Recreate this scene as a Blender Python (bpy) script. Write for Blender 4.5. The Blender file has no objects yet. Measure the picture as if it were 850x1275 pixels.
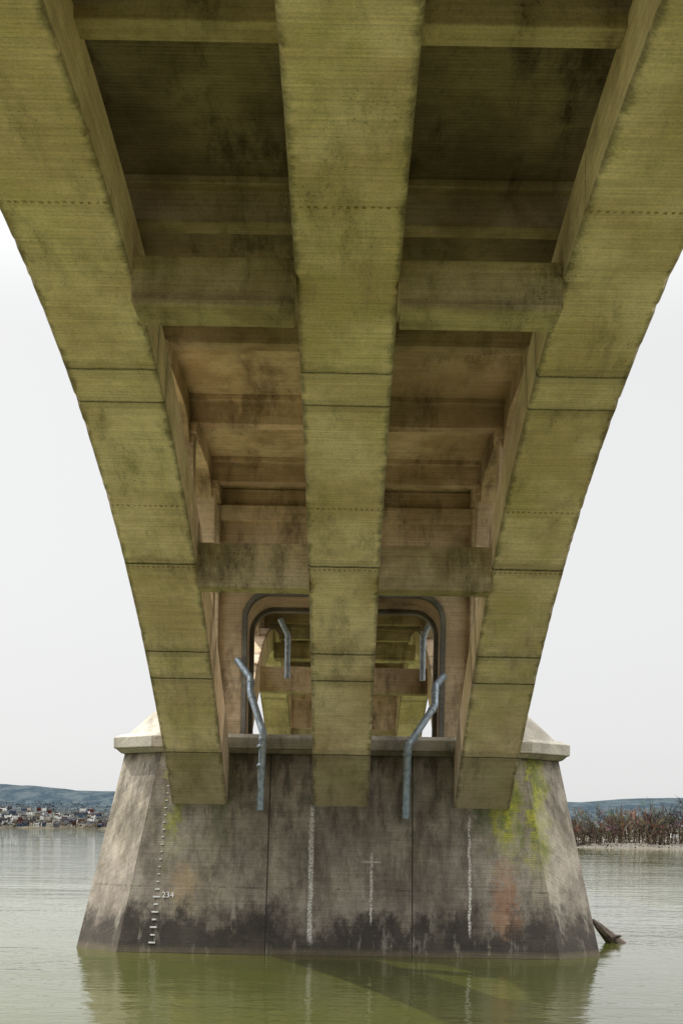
import bpy, bmesh, math, random
from mathutils import Vector, Matrix, noise as mnoise
random.seed(7)
H = 4.45            # camera height above the water
F = 1570.0
S = bpy.context.scene
COL = S.collection

# ------------------------------------------------------------------ helpers
class NT:
    def __init__(s, mat):
        mat.use_nodes = True
        s.t = mat.node_tree; s.t.nodes.clear()
    def n(s, typ, **kw):
        nd = s.t.nodes.new(typ)
        for k, v in kw.items(): setattr(nd, k, v)
        return nd
    def put(s, sock, v):
        if v is None: return
        if hasattr(v, 'is_output') or isinstance(v, bpy.types.NodeSocket): s.t.links.new(v, sock)
        else:
            if sock.type == 'RGBA' and len(v) == 3: v = (*v, 1)
            sock.default_value = v
    def m(s, op, a, b=None, c=None, clamp=False):
        nd = s.n('ShaderNodeMath', operation=op, use_clamp=clamp)
        s.put(nd.inputs[0], a); s.put(nd.inputs[1], b); s.put(nd.inputs[2], c)
        return nd.outputs[0]
    def vscale(s, v, sc, loc=(0, 0, 0)):
        nd = s.n('ShaderNodeMapping'); s.put(nd.inputs[0], v)
        nd.inputs['Scale'].default_value = sc; nd.inputs['Location'].default_value = loc
        return nd.outputs[0]
    def noise(s, v, scale, detail=4, rough=.55, dist=0):
        nd = s.n('ShaderNodeTexNoise'); s.put(nd.inputs['Vector'], v)
        nd.inputs['Scale'].default_value = scale; nd.inputs['Detail'].default_value = detail
        nd.inputs['Roughness'].default_value = rough; nd.inputs['Distortion'].default_value = dist
        return nd.outputs['Fac']
    def step(s, v, a, b, lo=0., hi=1.):
        nd = s.n('ShaderNodeMapRange', interpolation_type='SMOOTHSTEP')
        s.put(nd.inputs[0], v); s.put(nd.inputs[1], a); s.put(nd.inputs[2], b)
        s.put(nd.inputs[3], lo); s.put(nd.inputs[4], hi)
        return nd.outputs[0]
    def mix(s, f, a, b, mode='MIX'):
        nd = s.n('ShaderNodeMix', data_type='RGBA', blend_type=mode)
        s.put(nd.inputs[0], f); s.put(nd.inputs[6], a); s.put(nd.inputs[7], b)
        return nd.outputs[2]
    def comb(s, x, y, z):
        nd = s.n('ShaderNodeCombineXYZ')
        s.put(nd.inputs[0], x); s.put(nd.inputs[1], y); s.put(nd.inputs[2], z)
        return nd.outputs[0]
    def sep(s, v):
        nd = s.n('ShaderNodeSeparateXYZ'); s.put(nd.inputs[0], v); return nd.outputs
    def band(s, v, c, w):       # 1 near c
        d = s.m('ABSOLUTE', s.m('SUBTRACT', v, c))
        return s.step(d, w * .4, w, 1., 0.)
    def bsdf(s, col, rough=.85, height=None, strength=.3, dist=.03, metal=0, ior=None, spec=None):
        b = s.n('ShaderNodeBsdfPrincipled')
        s.put(b.inputs['Base Color'], col); s.put(b.inputs['Roughness'], rough)
        b.inputs['Metallic'].default_value = metal
        if ior: b.inputs['IOR'].default_value = ior
        if spec is not None: b.inputs['Specular IOR Level'].default_value = spec
        if height is not None:
            bp = s.n('ShaderNodeBump'); s.put(bp.inputs['Height'], height)
            bp.inputs['Strength'].default_value = strength; bp.inputs['Distance'].default_value = dist
            s.t.links.new(bp.outputs[0], b.inputs['Normal'])
        o = s.n('ShaderNodeOutputMaterial'); s.t.links.new(b.outputs[0], o.inputs[0])
        return b

# ------------------------------------------------------------------ arch shape (heights relative to camera)
HS, RISE, ZC, EXP = 29.0, 10.3, 11.2, 2.2
def intr(d):    # d = distance from crown
    return ZC - RISE * (abs(d) / HS) ** EXP
def slope(d):
    t = abs(d) / HS
    return -math.copysign(RISE * EXP / HS * t ** (EXP - 1), d)
arc = [0.0]
for i in range(1, 3201):
    d0 = (i - 1) * .01; arc.append(arc[-1] + math.hypot(.01, intr(i * .01) - intr(d0)))
def arclen(d): return math.copysign(arc[min(3200, int(abs(d) * 100))], d)
def arc_at_px(py):       # arc length of the soffit point that sits at photo row py
    for i in range(0, 3000):
        d = i * .01
        if 1035 - F * intr(d) / (17.5 + d) >= py: return arclen(d)
    return arclen(29)

# ------------------------------------------------------------------ concrete
def concrete(name, light, dark, algae=.4, stain=.5, mode='world', algae_col=(.34, .31, .13), joints=(), dots=(), grime=(.05, .042, .03), gz=.22):
    mat = bpy.data.materials.new(name); n = NT(mat)
    tc = n.n('ShaderNodeTexCoord'); P = tc.outputs['Object']
    x, y, z = n.sep(P)[:3]
    if mode == 'rib':
        uvn = n.sep(tc.outputs['UV']); U, V = uvn[0], uvn[1]
        side = n.m('GREATER_THAN', U, 5.)
        mixf = n.n('ShaderNodeMix', data_type='FLOAT')
        n.put(mixf.inputs[0], side); n.put(mixf.inputs[2], V); n.put(mixf.inputs[3], U)
        bc = mixf.outputs[0]
        other = n.m('ADD', x, n.m('MULTIPLY', side, V))
    else:
        bc = n.m('ADD', y, z); other = x
    big = n.noise(P, .34, 4, .62)
    med = n.noise(P, 1.9, 4, .72)
    fine = n.noise(P, 17, 2, .75)
    streak = n.noise(n.comb(n.m('MULTIPLY', other, .35), n.m('MULTIPLY', bc, 11.), 0.), 1.0, 3, .7)
    fr = n.m('FRACT', n.m('DIVIDE', bc, .105))
    groove = n.step(fr, 0., .24, 1., 0.)
    if mode == 'deck':       # light near the piers painted into the colour; more stain at the crown
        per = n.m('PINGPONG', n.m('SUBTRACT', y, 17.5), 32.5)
        pier_light = n.step(per, 9., 17.)
        light = n.mix(pier_light, light, (.66, .56, .37)); dark = n.mix(pier_light, dark, (.40, .31, .18))
        stain = n.m('MULTIPLY', n.m('SUBTRACT', 1., n.m('MULTIPLY', pier_light, .4)), stain)
    c = n.mix(n.step(big, .36, .64), dark, light)
    c = n.mix(n.m('MULTIPLY', n.step(med, .48, .72), .5), c, dark)
    sv = n.m('ADD', n.m('MULTIPLY', streak, .8), .62)
    sv = n.m('MULTIPLY', sv, n.m('SUBTRACT', 1., n.m('MULTIPLY', groove, n.step(med, .35, .65, gz * .2, gz * 1.3))))
    sv = n.m('MULTIPLY', sv, n.m('ADD', n.m('MULTIPLY', fine, .8), .6))
    am = n.step(n.noise(n.vscale(P, (1, .4, .8), (3.1, 7, 2)), .45, 3, .65), .46, .66)
    am = n.m('MULTIPLY', am, n.step(med, .35, .55, .4, 1.))
    c = n.mix(n.m('MULTIPLY', am, algae), c, algae_col)
    st = n.noise(n.vscale(P, (1.3, .35, .45), (11, 3, 5)), .6, 6, .76)
    c = n.mix(n.m('MULTIPLY', n.step(st, .47, .70), stain), c, grime)
    pit = n.m('ADD', n.m('MULTIPLY', fine, .6), n.m('MULTIPLY', st, .4))
    c = n.mix(n.m('MULTIPLY', n.step(pit, .555, .64), .6), c, grime)
    hgt = n.m('SUBTRACT', n.m('MULTIPLY', streak, .5), n.m('MULTIPLY', groove, .4))
    hgt = n.m('ADD', hgt, n.m('MULTIPLY', fine, .5))
    if mode == 'rib':
        aV = n.m('ABSOLUTE', V)
        aVn = n.m('ADD', aV, n.m('MULTIPLY', n.m('SUBTRACT', med, .5), .09))
        jm = None
        for j in joints:
            b = n.band(aVn, j, .05)
            jm = b if jm is None else n.m('MAXIMUM', jm, b)
        hal = None
        for j in joints:
            b = n.band(n.m('ADD', aV, n.m('MULTIPLY', n.m('SUBTRACT', med, .5), .7)), j, .42)
            hal = b if hal is None else n.m('MAXIMUM', hal, b)
        c = n.mix(n.m('MULTIPLY', hal, .25), c, grime)
        c = n.mix(n.m('MULTIPLY', jm, n.step(fine, .35, .6, .55, .95)), c, (.03, .025, .015))
        pm = n.m('MULTIPLY', n.m('GREATER_THAN', aVn, joints[0]), n.m('LESS_THAN', aVn, joints[1]))
        c = n.mix(n.m('MULTIPLY', pm, .3), c, light)
        pm2 = n.step(aVn, joints[-1], joints[-1] + .1)
        c = n.mix(n.m('MULTIPLY', pm2, .5), c, (.17, .15, .10))
        dm = None
        for dj in dots:
            b = n.band(aVn, dj, .06)
            dm = b if dm is None else n.m('MAXIMUM', dm, b)
        dd = n.m('FRACT', n.m('ADD', n.m('MULTIPLY', x, 7.), n.m('MULTIPLY', med, .9)))
        dm = n.m('MULTIPLY', dm, n.band(dd, .5, .36))
        dm = n.m('MULTIPLY', dm, n.step(fine, .4, .55))
        c = n.mix(n.m('MULTIPLY', dm, .8), c, (.20, .09, .025))
        au = n.m('ABSOLUTE', U)
        eg = n.m('MULTIPLY', n.step(n.m('ADD', au, n.m('MULTIPLY', n.m('SUBTRACT', med, .5), .45)), .86, 1.04), n.m('LESS_THAN', au, 2.))
        c = n.mix(n.m('MULTIPLY', eg, .65), c, (.09, .072, .045))
    if mode == 'pier':
        nz = n.m('ADD', z, n.m('MULTIPLY', n.m('SUBTRACT', n.noise(n.vscale(P, (1, 1, .6)), .7, 6, .78), .5), 4.6))
        wl = n.step(nz, .9, 2.0, 1., 0.)
        c = n.mix(n.m('MULTIPLY', wl, .88), c, (.022, .019, .017))
        wet = n.step(z, .10, .3, 1., 0.)
        c = n.mix(n.m('MULTIPLY', wet, .7), c, (.12, .10, .06))
        dr = n.noise(n.vscale(P, (2.2, 2.2, .16)), 1., 5, .7)
        top = n.step(z, 2.0, 7.5, .45, 1.)
        c = n.mix(n.m('MULTIPLY', n.m('MULTIPLY', n.step(dr, .46, .62), top), .75), c, (.05, .043, .034))
        c = n.mix(n.m('MULTIPLY', n.step(dr, .45, .33), .35), c, (.42, .38, .31))
        mot = n.step(n.noise(P, .9, 6, .8), .45, .62)
        c = n.mix(n.m('MULTIPLY', mot, .4), c, (.09, .075, .058))
        xw = n.m('ADD', x, n.m('MULTIPLY', n.m('SUBTRACT', med, .5), 1.8))
        mo = n.m('MAXIMUM', n.band(xw, 6.1, .7), n.m('MULTIPLY', n.band(xw, -6.1, .45), .7))
        mo = n.m('MAXIMUM', mo, n.m('MULTIPLY', n.band(xw, 7.3, .6), .85))
        mo = n.m('MULTIPLY', mo, n.step(nz, 2.8, 4.6, 0., 1.))
        mo = n.m('MULTIPLY', mo, n.step(dr, .38, .55, .5, 1.))
        c = n.mix(n.m('MULTIPLY', mo, n.step(fine, .35, .6, .45, 1.)), c, n.mix(n.step(med, .4, .6), (.12, .14, .02), (.28, .28, .02)))
        mo2 = n.m('MULTIPLY', n.m('MAXIMUM', n.band(xw, 5.3, .6), n.m('MULTIPLY', n.band(xw, -4.4, .5), .8)), n.m('MULTIPLY', n.step(nz, 3, 5.5), .6))
        c = n.mix(mo2, c, (.07, .09, .03))
        ru = n.m('MULTIPLY', n.band(xw, 6.05, .5), n.m('MULTIPLY', n.step(nz, .6, 1.8, 0, 1.), n.step(nz, 2.6, 3.8, 1., 0.)))
        c = n.mix(n.m('MULTIPLY', ru, .4), c, (.30, .13, .05))
        ru2 = n.m('MULTIPLY', n.band(xw, -5.6, .6), n.m('MULTIPLY', n.step(nz, 1.3, 2.2, 0, 1.), n.step(nz, 2.6, 3.4, 1., 0.)))
        c = n.mix(n.m('MULTIPLY', ru2, .4), c, (.38, .27, .13))
        xf = n.m('ADD', x, n.m('MULTIPLY', n.m('SUBTRACT', med, .5), .22))
        ef = None
        for cx, w, z0, z1 in ((-1.04, .12, .3, 5.5), (1.16, .06, 1.0, 3.8), (4.72, .06, .6, 5.2)):
            b = n.m('MULTIPLY', n.band(xf, cx, w), n.m('MULTIPLY', n.step(z, z0, z0 + .4), n.step(z, z1 - .4, z1, 1., 0.)))
            ef = b if ef is None else n.m('MAXIMUM', ef, b)
        hz = n.m('MULTIPLY', n.band(n.m('ADD', z, n.m('MULTIPLY', med, .1)), 3.4, .04), n.band(x, 1.16, .45))
        ef = n.m('MAXIMUM', ef, hz)
        c = n.mix(n.m('MULTIPLY', ef, n.step(fine, .38, .55, .1, .8)), c, (.60, .58, .53))
        jn = n.m('MULTIPLY', n.m('MAXIMUM', n.band(x, -2.62, .035), n.band(x, 2.64, .035)), .85)
        zl = n.m('ADD', z, n.m('MULTIPLY', med, .1))
        jn = n.m('MAXIMUM', jn, n.m('MULTIPLY', n.band(zl, 2.4, .04), n.step(med, .45, .6, .0, .4)))
        c = n.mix(jn, c, (.025, .022, .018))
    c = n.mix(1., c, n.comb(sv, sv, sv), 'MULTIPLY')
    n.bsdf(c, .9, hgt, .4, .03, spec=.25)
    return mat

JR = [465, 505, 706, 815, 848, 940]
joints = [arc_at_px(p) for p in JR]
dots = [arc_at_px(p) for p in (258, 634, 710)]
M_rib = concrete('rib_concrete', (.97, .79, .62), (.68, .52, .36), .34, .38, 'rib', (.60, .55, .20), joints, dots, (.12, .09, .06), .22)
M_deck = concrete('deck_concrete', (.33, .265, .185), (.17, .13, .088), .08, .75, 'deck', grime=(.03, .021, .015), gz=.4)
M_beam = concrete('beam_concrete', (.64, .52, .365), (.34, .26, .165), .12, .6, grime=(.045, .034, .024))
M_bent = concrete('bent_concrete', (.70, .57, .41), (.42, .325, .21), .1, .55)
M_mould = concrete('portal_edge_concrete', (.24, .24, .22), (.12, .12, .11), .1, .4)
M_pier = concrete('pier_concrete', (.30, .265, .215), (.18, .155, .125), .12, .45, 'pier', gz=.10)
M_cop = concrete('coping_concrete', (.40, .37, .31), (.23, .21, .17), .25, .55)

def simple(name, a, b, scale=5, rough=.7, metal=0, bump=.2):
    mat = bpy.data.materials.new(name); n = NT(mat)
    P = n.n('ShaderNodeTexCoord').outputs['Object']
    f = n.noise(P, scale, 4, .65)
    n.bsdf(n.mix(n.step(f, .35, .65), a, b), rough, f, bump, .02, metal)
    return mat
M_pipe = simple('galvanised_pipe', (.20, .25, .30), (.33, .40, .46), 5, .4, .35, .1)
M_white = simple('white_paint', (.62, .62, .6), (.78, .78, .76), 12)
M_wood = simple('wet_driftwood', (.035, .025, .018), (.10, .07, .045), 6)
M_asph = simple('asphalt', (.045, .045, .045), (.06, .06, .058), 8)

# ------------------------------------------------------------------ mesh helpers
def empty(name):
    e = bpy.data.objects.new(name, None); COL.objects.link(e); return e
def finish(bm, name, mat, parent=None, bevel=0, smooth=False):
    bmesh.ops.recalc_face_normals(bm, faces=bm.faces)
    me = bpy.data.meshes.new(name); bm.to_mesh(me); bm.free()
    if smooth:
        for p in me.polygons: p.use_smooth = True
    ob = bpy.data.objects.new(name, me); COL.objects.link(ob)
    if mat: me.materials.append(mat)
    if parent: ob.parent = parent
    if bevel:
        md = ob.modifiers.new('bevel', 'BEVEL'); md.width = bevel; md.segments = 2; md.limit_method = 'ANGLE'
        md.angle_limit = math.radians(40)
    return ob
def hull(bm, pts):
    b2 = bmesh.new()
    for p in pts: b2.verts.new(p)
    bmesh.ops.convex_hull(b2, input=b2.verts)
    bmesh.ops.dissolve_limit(b2, angle_limit=.02, verts=b2.verts, edges=b2.edges)
    me = bpy.data.meshes.new('t'); b2.to_mesh(me); b2.free()
    bm.from_mesh(me); bpy.data.meshes.remove(me)
def box(bm, x0, x1, y0, y1, z0, z1):
    hull(bm, [(x, y, z) for x in (x0, x1) for y in (y0, y1) for z in (z0, z1)])
def prism(bm, pts, y0, y1):     # polygon in XZ extruded along Y
    a = [bm.verts.new((p[0], y0, p[1])) for p in pts]; b = [bm.verts.new((p[0], y1, p[1])) for p in pts]
    bm.faces.new(a); bm.faces.new(b[::-1])
    for i in range(len(pts)):
        j = (i + 1) % len(pts); bm.faces.new((a[i], b[i], b[j], a[j]))
def tube(bm, pts, r, seg=12, r1=None, cap=True):
    pts = [Vector(p) for p in pts]; rings = []
    for i, p in enumerate(pts):
        d = (pts[min(i + 1, len(pts) - 1)] - pts[max(i - 1, 0)]).normalized()
        u = d.cross(Vector((.31, .9, .13))).normalized(); v = d.cross(u)
        rr = r if r1 is None else r + (r1 - r) * i / (len(pts) - 1)
        rings.append([bm.verts.new(p + (u * math.cos(a) + v * math.sin(a)) * rr) for a in [2 * math.pi * k / seg for k in range(seg)]])
    for a, b in zip(rings, rings[1:]):
        for k in range(seg):
            bm.faces.new((a[k], a[(k + 1) % seg], b[(k + 1) % seg], b[k]))
    if cap: bm.faces.new(rings[0]); bm.faces.new(rings[-1][::-1])

# ------------------------------------------------------------------ bridge
RW = 1.02; RX = (-5.2, 0.0, 5.2)
L = 65.0; PIER = 50.0
bridge = empty('concrete_arch_bridge')
def thick(d): return 1.25 + .75 * (abs(d) / HS) ** 2
def make_rib(cx, yc, idx):
    bm = bmesh.new(); uv = bm.loops.layers.uv.new('UVMap')
    rnd = random.Random(idx * 17 + 3)
    N = 300; ext = HS * 1.045; rings = []
    for i in range(N + 1):
        d = -ext + 2 * ext * i / N
        z = intr(d); s = slope(d); nl = math.hypot(1, s); ny, nz = -s / nl, 1 / nl
        T = thick(d)
        ch = lambda: .03 + (rnd.random() ** 6) * .07
        c1, c2 = ch(), ch()
        sec = [(-RW, c1), (-RW + c1, 0), (RW - c2, 0), (RW, c2), (RW, T - .04), (RW - .04, T), (-RW + .04, T), (-RW, T - .04)]
        off = .006 * rnd.random()
        ring = []
        for (sx, sn) in sec:
            ring.append((bm.verts.new((cx + sx, yc + d + ny * (sn + off), H + z + nz * (sn + off))), sx, sn))
        rings.append((ring, arclen(d)))
    for (a, va), (b, vb) in zip(rings, rings[1:]):
        for k in range(8):
            j = (k + 1) % 8
            f = bm.faces.new((a[k][0], a[j][0], b[j][0], b[k][0]))
            side = k in (3, 7)
            for lp, (vv, V) in zip(f.loops, ((a[k], va), (a[j], va), (b[j], vb), (b[k], vb))):
                lp[uv].uv = ((10 + vv[2]) if side else vv[1], V)
    bm.faces.new([v[0] for v in rings[0][0]]); bm.faces.new([v[0] for v in rings[-1][0]][::-1])
    return finish(bm, 'arch_rib', M_rib, bridge)

def ext_z(d):
    s = slope(d); return intr(d) + thick(d) * math.hypot(1, s)

spans = [-1, 0, 1, 2]
for si in spans:
    yc = 17.5 + L * si
    for k, cx in enumerate(RX): make_rib(cx, yc, si * 3 + k + 10)

bs = bmesh.new(); bb = bmesh.new(); bc = bmesh.new(); bl = bmesh.new()
y_start, y_end = 17.5 - 1.5 * L, 17.5 + 2.5 * L
ZB, ZD = 12.2 + H, 13.0 + H
for si in spans:
    yc = 17.5 + L * si
    for sg in (-1, 1):
        for (off, z0, z1, hw) in ((7.4, 10.22, 11.12, .42), (19.0, 6.92, 8.2, .42)):
            ys = yc + sg * off
            for (xa, xb) in ((-4.2, -1.0), (1.0, 4.2)):
                box(bs, xa, xb, ys - hw, ys + hw, z0 + H, z1 + H)
                if off < 10:
                    box(bs, xa + .05, xb - .05, ys - hw - .1, ys + hw + .1, z0 + H - .1, z0 + H + .04)
        for k in range(5):
            dd = 32.5 - 5.5 - 6.3 * k
            yb = yc + sg * dd
            box(bb, -6.7, 6.7, yb - .26, yb + .26, ZB, ZD + .02)
            box(bb, -6.65, 6.65, yb - .52, yb + .52, ZD - .16, ZD + .01)
            zt = ext_z(dd)
            if zt < 12.1:
                for cx in RX:
                    box(bc, cx - .62, cx + .62, yb - .3, yb + .3, zt + H - .6, ZB + .02)
                    box(bc, cx - .72, cx + .72, yb - .4, yb + .4, ZB - .32, ZB + .03)
for si in spans:
    yc = 17.5 + L * si
    for sg in (-1, 1):
        for a in (32.5, 27.0, 20.7, 14.4):
            b = a - (5.5 if a == 32.5 else 6.3)
            y0, y1 = sorted((yc + sg * a, yc + sg * b))
            for cx in RX:
                w = .5
                n = 10
                pts = []
                for i in range(n + 1):
                    t = i / n; yy = y0 + .28 + (y1 - y0 - .56) * t
                    u = min(t, 1 - t) * (y1 - y0)
                    zz = ZB + .12 - .75 * max(0, 1 - u / 1.5) ** 2
                    pts.append((yy, zz))
                A = [bl.verts.new((cx - w, p[0], p[1])) for p in pts] + [bl.verts.new((cx - w, pts[-1][0], ZD + .01)), bl.verts.new((cx - w, pts[0][0], ZD + .01))]
                B = [bl.verts.new((cx + w, v.co.y, v.co.z)) for v in A]
                bl.faces.new(A); bl.faces.new(B[::-1])
                for i in range(len(A)):
                    j = (i + 1) % len(A); bl.faces.new((A[i], B[i], B[j], A[j]))
finish(bs, 'rib_struts', M_beam, bridge, .03)
finish(bb, 'floor_beams', M_beam, bridge, .02)
finish(bc, 'spandrel_columns', M_bent, bridge, .03)
finish(bl, 'spandrel_beams', M_beam, bridge, .02)
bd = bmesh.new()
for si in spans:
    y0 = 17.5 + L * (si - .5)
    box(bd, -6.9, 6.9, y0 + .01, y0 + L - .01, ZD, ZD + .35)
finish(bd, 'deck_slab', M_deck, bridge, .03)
br = bmesh.new(); box(br, -5.5, 5.5, y_start, y_end, ZD + .354, ZD + .41); finish(br, 'roadway', M_asph, bridge)
bp = bmesh.new()
for sx in (-1, 1):
    x0, x1 = sorted((sx * 5.55, sx * 6.5)); box(bp, x0, x1, y_start, y_end, ZD + .354, ZD + .58)
    x0, x1 = sorted((sx * 6.5, sx * 6.85)); box(bp, x0, x1, y_start, y_end, ZD + .354, ZD + .66)
    x0, x1 = sorted((sx * 6.48, sx * 6.87)); box(bp, x0, x1, y_start, y_end, ZD + 1.15, ZD + 1.38)
    yy = y_start + .2
    while yy < y_end:
        x0, x1 = sorted((sx * 6.56, sx * 6.8)); box(bp, x0, x1, yy, yy + .3, ZD + .66, ZD + 1.15); yy += 1.05
finish(bp, 'parapet', M_cop, bridge)

# ------------------------------------------------------------------ piers
def octa(yc, xf, xo, hy_front, hy_side, z):
    return [(sx * a, yc + sy * b, z) for sx in (-1, 1) for sy in (-1, 1) for (a, b) in ((xf, hy_front), (xo, hy_side))]
def make_pier(pc):
    e = empty('bridge_pier')
    b = bmesh.new()
    hull(b, octa(pc, 7.80 + .3, 9.55 + .33, 5.0 + .27, 3.5 + .27, -1.2) + octa(pc, 6.76, 8.3, 3.0, 1.7, 2.85 + H))
    ob = finish(b, 'pier_shaft', M_pier, e, .05)
    b = bmesh.new()
    hull(b, octa(pc, 6.85, 8.42, 3.12, 1.8, 2.83 + H) + octa(pc, 7.0, 8.6, 3.3, 1.95, 3.0 + H))
    hull(b, octa(pc, 7.03, 8.68, 3.36, 2.0, 3.0 + H) + octa(pc, 7.03, 8.68, 3.36, 2.0, 3.44 + H))
    hull(b, octa(pc, 6.95, 8.58, 3.26, 1.92, 3.44 + H) + octa(pc, 6.8, 8.4, 3.1, 1.8, 3.56 + H))
    finish(b, 'pier_coping', M_cop, e, .04)
    b = bmesh.new()
    for sx in (-1, 1):
        bot = [(6.2, -2.9), (6.75, -2.9), (8.25, -1.7), (8.25, 1.7), (6.75, 2.9), (6.2, 2.9)]
        top = [(6.2, -1.5), (6.8, -1.5), (7.15, -1.0), (7.15, 1.0), (6.8, 1.5), (6.2, 1.5)]
        hull(b, [(sx * p[0], pc + p[1], 3.5 + H) for p in bot] + [(sx * p[0], pc + p[1], 4.65 + H) for p in top])
    finish(b, 'cutwater_cap', M_cop, e, .03)
    zp, r, hw, z0, zt = 9.12 + H, 1.05, 3.85, 3.5 + H, 12.98 + H
    def portal(out, ins, zlo, ztop, zpp, rr):
        pts = [(-out, zlo), (-out, ztop), (out, ztop), (out, zlo), (ins, zlo)]
        for i in range(9):
            a = math.pi / 2 * i / 8
            pts.append((ins - rr + rr * math.cos(a), zpp - rr + rr * math.sin(a)))
        for i in range(9):
            a = math.pi / 2 + math.pi / 2 * i / 8
            pts.append((-ins + rr + rr * math.cos(a), zpp - rr + rr * math.sin(a)))
        pts.append((-ins, zlo)); return pts
    b = bmesh.new()
    prism(b, portal(6.1, hw, z0, zt, zp, r), pc - 1.95, pc + 1.95)
    for sx in (-1, 1):
        for sy in (-1, 1):
            x0, x1 = sorted((sx * 4.75, sx * 6.15)); y0, y1 = sorted((pc + sy * 1.9, pc + sy * 2.3))
            box(b, x0, x1, y0, y1, z0 - .02, ZB + .1)
    for sy in (-1, 1):
        y0, y1 = sorted((pc + sy * 1.9, pc + sy * 2.25)); box(b, -6.2, 6.2, y0, y1, 11.7 + H, 12.3 + H)
        box(b, -.75, .75, pc + sy * 1.2 - .35, pc + sy * 1.2 + .35, z0, zp + .1)
    finish(b, 'portal_bent', M_bent, e, .04)
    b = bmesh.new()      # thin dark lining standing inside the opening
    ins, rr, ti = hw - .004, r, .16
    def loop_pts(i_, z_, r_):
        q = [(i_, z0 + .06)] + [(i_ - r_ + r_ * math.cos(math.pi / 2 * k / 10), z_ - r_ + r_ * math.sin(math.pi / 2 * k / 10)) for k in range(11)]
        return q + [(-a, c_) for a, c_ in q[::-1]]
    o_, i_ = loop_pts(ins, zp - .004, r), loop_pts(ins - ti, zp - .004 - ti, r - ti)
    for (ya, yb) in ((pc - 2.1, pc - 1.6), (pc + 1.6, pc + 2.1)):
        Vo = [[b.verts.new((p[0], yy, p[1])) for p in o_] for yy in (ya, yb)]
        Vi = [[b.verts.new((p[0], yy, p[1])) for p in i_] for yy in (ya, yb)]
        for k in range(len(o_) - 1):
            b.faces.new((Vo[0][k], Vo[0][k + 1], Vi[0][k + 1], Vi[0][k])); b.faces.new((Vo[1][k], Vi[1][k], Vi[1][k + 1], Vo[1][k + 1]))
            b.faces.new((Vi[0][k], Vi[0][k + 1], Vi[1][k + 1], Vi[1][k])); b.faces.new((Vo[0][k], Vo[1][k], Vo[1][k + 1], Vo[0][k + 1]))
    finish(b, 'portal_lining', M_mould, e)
    return e
piers = [make_pier(PIER + L * i) for i in (0, -1, 1, 2, -2)]

# ------------------------------------------------------------------ drain pipes
def P3(px, py, Y): return ((px - 426) * Y / F, Y, (1035 - py) * Y / F + H)
def smooth_path(pts, k=.10):
    pts = [Vector(p) for p in pts]; out = [pts[0]]
    for a, b, c in zip(pts, pts[1:], pts[2:]):
        p0 = b + (a - b).normalized() * k; p1 = b + (c - b).normalized() * k
        for t in (0, .5, 1):
            out.append(p0.lerp(b, t).lerp(b.lerp(p1, t), t))
    return out + [pts[-1]]
def drain(pts, r=.14, straps=()):
    bm = bmesh.new(); pp = [P3(*p) for p in pts]
    tube(bm, smooth_path(pp), r, 16)
    v = Vector(pp[-1])
    for q in straps:
        tube(bm, [v + Vector((0, 0, q)), v + Vector((0, 0, q + .09))], r + .025, 16)
        box(bm, v.x - .04, v.x + .04, v.y, v.y + .7, v.z + q, v.z + q + .08)
    for a, b in zip(pp[1:], pp[2:]):   # couplings at the bends
        a, b = Vector(a), Vector(b); d = (b - a).normalized()
        tube(bm, [a + d * .18, a + d * .3], r + .02, 16)
    ob = finish(bm, 'drain_pipe', M_pipe)
    md = ob.modifiers.new('bevel', 'BEVEL'); md.width = .008; md.limit_method = 'ANGLE'; md.angle_limit = 1.0
drain([(294, 824, 47.9), (311, 846, 47.3), (311, 864, 46.9), (328, 914, 46.1), (326, 1011, 46.1)], .135, (.35, 1.6, 2.3))
drain([(551, 840, 47.9), (541, 852, 47.3), (541, 876, 46.9), (508, 928, 46.1), (507, 1018, 46.1)], .135, (.35, 1.6, 2.3))
drain([(346, 772, 58), (356, 792, 58), (356, 846, 58)], .13)
drain([(533, 772, 58), (524, 792, 58), (524, 846, 58)], .13)

# ------------------------------------------------------------------ water level gauge painted on the pier
g = bmesh.new()
def face_y(zrel): return 45.0 + 2.0 * (zrel + 4.45) / 7.3
def tick(x, zrel, w, h):
    y = face_y(zrel)
    box(g, x - w / 2, x + w / 2, y - .03, y + .04, zrel + H - h / 2, zrel + H + h / 2)
for i in range(22):
    zr = -4.1 + i * .27
    x = -6.66 + .17 * i / 21 * 1.6
    if i < 8: tick(x, zr, .16 if i % 2 else .24, .05)
    else: tick(x, zr, .09, .03)
gauge = finish(g, 'water_level_gauge', M_white)
fc = bpy.data.curves.new('num', 'FONT'); fc.body = '234'; fc.size = .3; fc.extrude = .01
tmp = bpy.data.objects.new('num', fc); COL.objects.link(tmp)
bpy.context.view_layer.update()
me = bpy.data.meshes.new_from_object(tmp.evaluated_get(bpy.context.evaluated_depsgraph_get()))
bpy.data.objects.remove(tmp)
num = bpy.data.objects.new('gauge_numbers', me); COL.objects.link(num); me.materials.clear(); me.materials.append(M_white)
num.rotation_euler = (math.radians(90 - 15), 0, 0); num.location = (-6.40, face_y(-2.4) - .03, H - 2.5); num.parent = gauge

# ------------------------------------------------------------------ driftwood
bm = bmesh.new()
tube(bm, [(12.1, 52.9, -.4), (11.3, 52.6, .2), (10.75, 52.4, .72), (10.5, 52.4, .98)], .34, 9, .08)
tube(bm, [(11.2, 52.5, .1), (11.6, 52.3, .3), (11.7, 52.25, .34)], .1, 6, .04)
for v in bm.verts: v.co += Vector((mnoise.noise(v.co * 3), mnoise.noise(v.co * 3 + Vector((5, 0, 0))), mnoise.noise(v.co * 3 + Vector((0, 7, 0))))) * .08
finish(bm, 'driftwood_log', M_wood)

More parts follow.
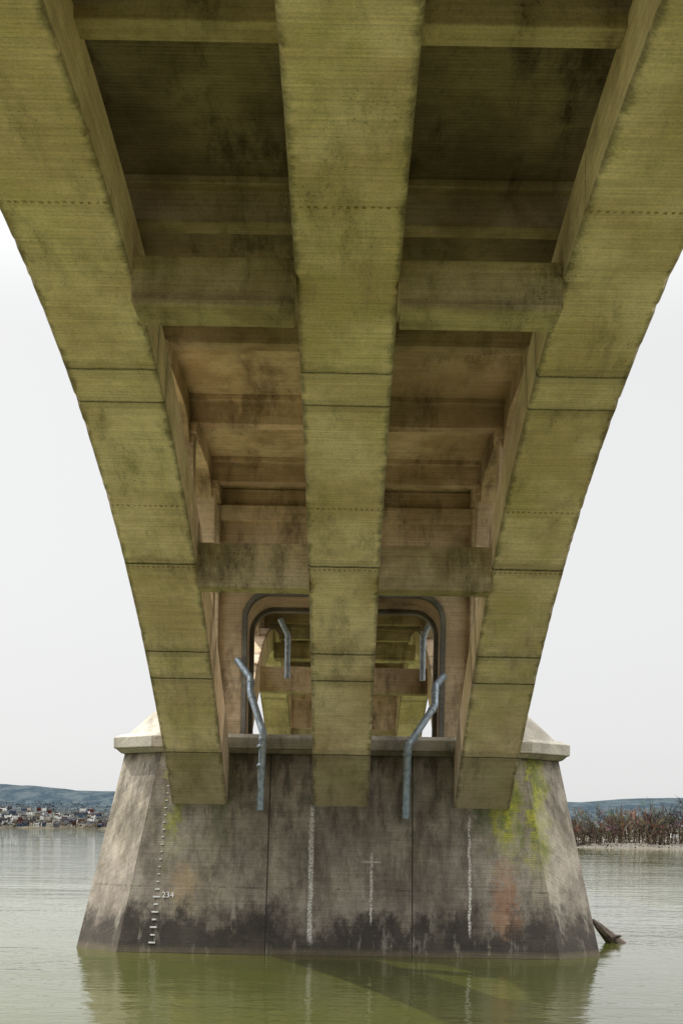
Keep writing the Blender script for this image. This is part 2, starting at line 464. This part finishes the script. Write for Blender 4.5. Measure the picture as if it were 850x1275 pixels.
# ------------------------------------------------------------------ water, river bed
mat = bpy.data.materials.new('river_water'); n = NT(mat)
P = n.n('ShaderNodeTexCoord').outputs['Object']
w1 = n.noise(n.vscale(P, (.9, 1.4, 1)), 1.6, 2, .5, .4)
w2 = n.noise(n.vscale(P, (.22, .4, 1)), 1.0, 1, .5, .2)
w3 = n.noise(P, 6, 2, .6)
cur = n.noise(n.vscale(P, (.03, .05, 1)), 1, 2, .5, .5)
hh = n.m('ADD', n.m('ADD', n.m('MULTIPLY', w1, .4), w2), n.m('MULTIPLY', w3, .08))
hh = n.m('MULTIPLY', hh, n.step(cur, .35, .65, .5, 1.2))
c = n.mix(n.noise(P, .12, 2), (.042, .05, .010), (.062, .068, .013))
n.bsdf(c, .03, hh, .5, .10, ior=1.33)
M_water = mat
bm = bmesh.new()
vs = [bm.verts.new(p) for p in ((-9000, -1500, 0), (9000, -1500, 0), (9000, 12000, 0), (-9000, 12000, 0))]; bm.faces.new(vs)
finish(bm, 'river_water', M_water)
M_mud = simple('river_mud', (.08, .07, .04), (.13, .11, .07), .2)
bm = bmesh.new()
vs = [bm.verts.new(p) for p in ((-9500, -1800, -3), (9500, -1800, -3), (9500, 12500, -3), (-9500, 12500, -3))]; bm.faces.new(vs)
finish(bm, 'ground', M_mud)

# ------------------------------------------------------------------ far hills + town
def hill_h(x, y):
    t = max(0, min(1, (y - 2120) / 1900))
    r = .84 + .30 * mnoise.noise(Vector((x / 1300, y / 3000, 1.3))) + .18 * mnoise.noise(Vector((x / 380, y / 600, 4))) + .03 * mnoise.noise(Vector((x / 60, y / 90, 8)))
    return -1 + 4 * min(1, max(0, (y - 2100) / 20)) + 130 * (t * t * (3 - 2 * t)) * r
mat = bpy.data.materials.new('wooded_hill'); n = NT(mat)
P = n.n('ShaderNodeTexCoord').outputs['Object']
f = n.noise(n.vscale(P, (1, .3, 1)), .02, 6, .8); yy = n.sep(P)[1]
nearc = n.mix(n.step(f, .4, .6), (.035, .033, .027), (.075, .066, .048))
haze_c = n.mix(n.step(f, .42, .58), (.022, .033, .042), (.044, .056, .062))  # blue of the distant haze painted into the far slopes
n.bsdf(n.mix(n.step(yy, 2400, 3200), nearc, haze_c), 1., spec=0)
M_hill = mat
bm = bmesh.new(); nx, ny = 540, 40; gv = []
for j in range(ny + 1):
    y = 2095 + 4400 * (j / ny) ** 1.5
    gv.append([bm.verts.new((-5400 + 10800 * i / nx, y, hill_h(-5400 + 10800 * i / nx, y))) for i in range(nx + 1)])
for j in range(ny):
    for i in range(nx): bm.faces.new((gv[j][i], gv[j][i + 1], gv[j + 1][i + 1], gv[j + 1][i]))
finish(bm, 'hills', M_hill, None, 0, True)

def attr_mat(name, rough=.9):
    mat = bpy.data.materials.new(name); n = NT(mat)
    a = n.n('ShaderNodeVertexColor', layer_name='Col')
    n.bsdf(a.outputs[0], rough, spec=.1); return mat
M_town = attr_mat('house_paint'); M_tree = attr_mat('bare_twigs')
bm = bmesh.new(); cl = bm.loops.layers.color.new('Col')
rd = random.Random(5)
def cface(vs, c):
    f = bm.faces.new(vs)
    for l in f.loops: l[cl] = (*c, 1)
for i in range(560):
    y = 2125 + 750 * rd.random() ** 1.1; x = rd.uniform(-1500, -300) if i < 460 else rd.uniform(450, 1800)
    z = hill_h(x, y) - .5; w = rd.uniform(6, 14); dp = rd.uniform(6, 10); h = rd.uniform(4.5, 8); rf = rd.uniform(2, 4)
    wc = rd.choice([(.75, .75, .73), (.6, .58, .52), (.30, .13, .09), (.3, .3, .32), (.45, .41, .34), (.8, .8, .78), (.22, .27, .34)])
    rc = rd.choice([(.06, .06, .07), (.12, .07, .055), (.13, .13, .14), (.2, .2, .21)])
    X0, X1, Y0, Y1 = x - w / 2, x + w / 2, y - dp / 2, y + dp / 2
    v = [bm.verts.new(p) for p in ((X0, Y0, z), (X1, Y0, z), (X1, Y1, z), (X0, Y1, z), (X0, Y0, z + h), (X1, Y0, z + h), (X1, Y1, z + h), (X0, Y1, z + h), (X0, y, z + h + rf), (X1, y, z + h + rf))]
    for q in ((0, 1, 5, 4), (1, 2, 6, 5), (2, 3, 7, 6), (3, 0, 4, 7)): cface([v[k] for k in q], wc)
    cface([v[5], v[6], v[9]], wc); cface([v[7], v[4], v[8]], wc)
    cface([v[4], v[5], v[9], v[8]], rc); cface([v[6], v[7], v[8], v[9]], rc)
    nw = int(w // 3)
    for k in range(nw):
        for fl in range(2 if h > 6 else 1):
            wx = X0 + w * (k + .5) / nw; wz = z + 1.2 + fl * 2.8
            cface([bm.verts.new(p) for p in ((wx - .5, Y0 - .05, wz), (wx + .5, Y0 - .05, wz), (wx + .5, Y0 - .05, wz + 1.4), (wx - .5, Y0 - .05, wz + 1.4))], (.04, .05, .06))
finish(bm, 'distant_town_houses', M_town)
bm = bmesh.new(); cl = bm.loops.layers.color.new('Col')
for i in range(8500):
    y = 2108 + 1100 * rd.random() ** 1.4; x = rd.uniform(-1900, -250) if i < 5000 else rd.uniform(400, 2300)
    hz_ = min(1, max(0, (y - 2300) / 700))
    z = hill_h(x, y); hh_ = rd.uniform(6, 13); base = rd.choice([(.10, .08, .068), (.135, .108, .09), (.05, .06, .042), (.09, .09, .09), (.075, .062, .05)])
    base = tuple(b * (1 - hz_) + q * hz_ for b, q in zip(base, (.032, .043, .05)))  # distance haze mixed into the tree colour
    for k in range(8):
        cx, cy, cz = x + rd.gauss(0, 2.8), y + rd.gauss(0, 2), z + hh_ * rd.uniform(.1, .9)
        s = rd.uniform(1, 2.4); q = [Vector((rd.uniform(-s, s), rd.uniform(-s, s), rd.uniform(-s, s))) + Vector((cx, cy, cz)) for _ in range(3)]
        m_ = rd.uniform(.7, 1.2); cface([bm.verts.new(p) for p in q], tuple(c * m_ for c in base))
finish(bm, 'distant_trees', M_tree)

# ------------------------------------------------------------------ right river bank with bare trees
def bank_h(x, y):
    e = (x - 84 - max(0, (y - 470)) * .05) / 14; e2 = (y - 452 - 10 * mnoise.noise(Vector((x / 25, 0, 0)))) / 9
    e = max(-1, min(1, min(e, e2)))
    return 1.6 * e + .9 * mnoise.noise(Vector((x / 9, y / 9, 0))) * max(0, e)
bm = bmesh.new(); gv = []
for j in range(41):
    y = 435 + 6 * j * (1 + j / 20)
    gv.append([bm.verts.new((70 + 500 * (i / 110) ** 1.3, y, bank_h(70 + 500 * (i / 110) ** 1.3, y))) for i in range(111)])
for j in range(40):
    for i in range(110): bm.faces.new((gv[j][i], gv[j][i + 1], gv[j + 1][i + 1], gv[j + 1][i]))
finish(bm, 'river_bank', simple('bank_soil', (.03, .024, .015), (.07, .056, .036), .5), None, 0, True)
bm = bmesh.new(); cl = bm.loops.layers.color.new('Col')
def twig(p, q, r0, r1, c):
    d = (q - p); u = d.cross(Vector((.3, .9, .2))).normalized(); v = d.cross(u).normalized()
    A = [bm.verts.new(p + (u * math.cos(a) + v * math.sin(a)) * r0) for a in (0, 2.09, 4.19)]
    B = [bm.verts.new(q + (u * math.cos(a) + v * math.sin(a)) * r1) for a in (0, 2.09, 4.19)]
    for k in range(3): cface([A[k], A[(k + 1) % 3], B[(k + 1) % 3], B[k]], c)
def grow(p, d, ln, r, lev, c):
    q = p + d * ln; twig(p, q, r, r * .6, c)
    if lev == 0: return
    for k in range(rd.choice((3, 4))):
        nd = (d + Vector((rd.gauss(0, .5), rd.gauss(0, .5), rd.gauss(.1, .3)))).normalized()
        grow(p + d * ln * rd.uniform(.45, 1), nd, ln * rd.uniform(.55, .8), max(.06, r * .5), lev - 1, tuple(v * rd.uniform(.85, 1.2) for v in c))
for i in range(340):
    x = 90 + 190 * rd.random() ** 1.5; y = 462 + 90 * rd.random() ** 1.5
    if bank_h(x, y) < .2: continue
    s = rd.uniform(.55, 1.25) * (1.8 if x > 103 else 1.15); c = rd.choice([(.25, .21, .17), (.19, .155, .13), (.33, .28, .225), (.15, .12, .10)])
    grow(Vector((x, y, bank_h(x, y) - .3)), Vector((rd.gauss(0, .12), rd.gauss(0, .12), 1)).normalized(), 3.8 * s, .17 * s, 3, c)
finish(bm, 'bare_trees', M_tree)
bm = bmesh.new(); cl = bm.loops.layers.color.new('Col')
for i in range(22000):
    x = 86 + 200 * rd.random() ** 1.3; y = 448 + 60 * rd.random()
    h_ = bank_h(x, y)
    if h_ < .0: continue
    cx = Vector((x, y, h_ + rd.random() ** 1.6 * 6)); s = rd.uniform(.2, .5)
    b = rd.choice([(.19, .155, .11), (.13, .10, .076), (.25, .205, .15), (.10, .095, .055)])
    cface([bm.verts.new(cx + Vector((rd.uniform(-s, s), rd.uniform(-s, s), rd.uniform(-s, s)))) for _ in range(3)], b)
finish(bm, 'bank_brush', M_tree)

# ------------------------------------------------------------------ light
EL = math.radians(52); AZ = math.radians(-63)     # azimuth from +Y, clockwise
sd = Vector((math.sin(AZ) * math.cos(EL), math.cos(AZ) * math.cos(EL), math.sin(EL)))
sun = bpy.data.lights.new('sun', 'SUN'); sun.energy = 5; sun.angle = math.radians(.5); sun.color = (1, .94, .84)
so = bpy.data.objects.new('sun', sun); COL.objects.link(so); so.rotation_euler = sd.to_track_quat('Z', 'Y').to_euler()
so.location = (-60, 30, 80)
w = bpy.data.worlds.new('World'); S.world = w; w.use_nodes = True; t = w.node_tree; t.nodes.clear()
sky = t.nodes.new('ShaderNodeTexSky'); sky.sky_type = 'NISHITA'; sky.sun_disc = False
sky.sun_elevation = EL; sky.sun_rotation = AZ; sky.dust_density = 3; sky.air_density = 1.2; sky.ozone_density = 1
hs = t.nodes.new('ShaderNodeHueSaturation'); hs.inputs['Saturation'].default_value = .15
# pale haze low down; overhead brightness added to light undersides off the water
tc = t.nodes.new('ShaderNodeTexCoord'); sx_ = t.nodes.new('ShaderNodeSeparateXYZ'); mr = t.nodes.new('ShaderNodeMapRange')
t.links.new(tc.outputs['Generated'], sx_.inputs[0]); t.links.new(sx_.outputs[2], mr.inputs[0])
mr.interpolation_type = 'SMOOTHSTEP'
mr.inputs[1].default_value = .35; mr.inputs[2].default_value = 1.; mr.inputs[3].default_value = 5.9; mr.inputs[4].default_value = 52.
cc = t.nodes.new('ShaderNodeCombineXYZ')
for k in range(3): t.links.new(mr.outputs[0], cc.inputs[k])
mx = t.nodes.new('ShaderNodeMix'); mx.data_type = 'RGBA'; mx.inputs[0].default_value = .8
t.links.new(cc.outputs[0], mx.inputs[7])
bg = t.nodes.new('ShaderNodeBackground'); bg.inputs[1].default_value = .15
o = t.nodes.new('ShaderNodeOutputWorld')
t.links.new(sky.outputs[0], hs.inputs['Color']); t.links.new(hs.outputs[0], mx.inputs[6]); t.links.new(mx.outputs[2], bg.inputs[0]); t.links.new(bg.outputs[0], o.inputs[0])
S.view_settings.view_transform = 'Standard'; S.view_settings.look = 'None'; S.view_settings.exposure = 0

# ------------------------------------------------------------------ camera
cam = bpy.data.cameras.new('camera'); co = bpy.data.objects.new('camera', cam); COL.objects.link(co)
cam.sensor_fit = 'VERTICAL'; cam.sensor_height = 36; cam.lens = 36 * F / 1275
cam.shift_y = (1035 - 637.5) / 1275; cam.shift_x = -.0015
cam.clip_end = 20000; cam.clip_start = .1
co.location = (.10, 0, H)
co.rotation_euler = (Matrix.Rotation(math.radians(90), 4, 'X') @ Matrix.Rotation(math.radians(1.0), 4, 'Z')).to_euler()
S.camera = co
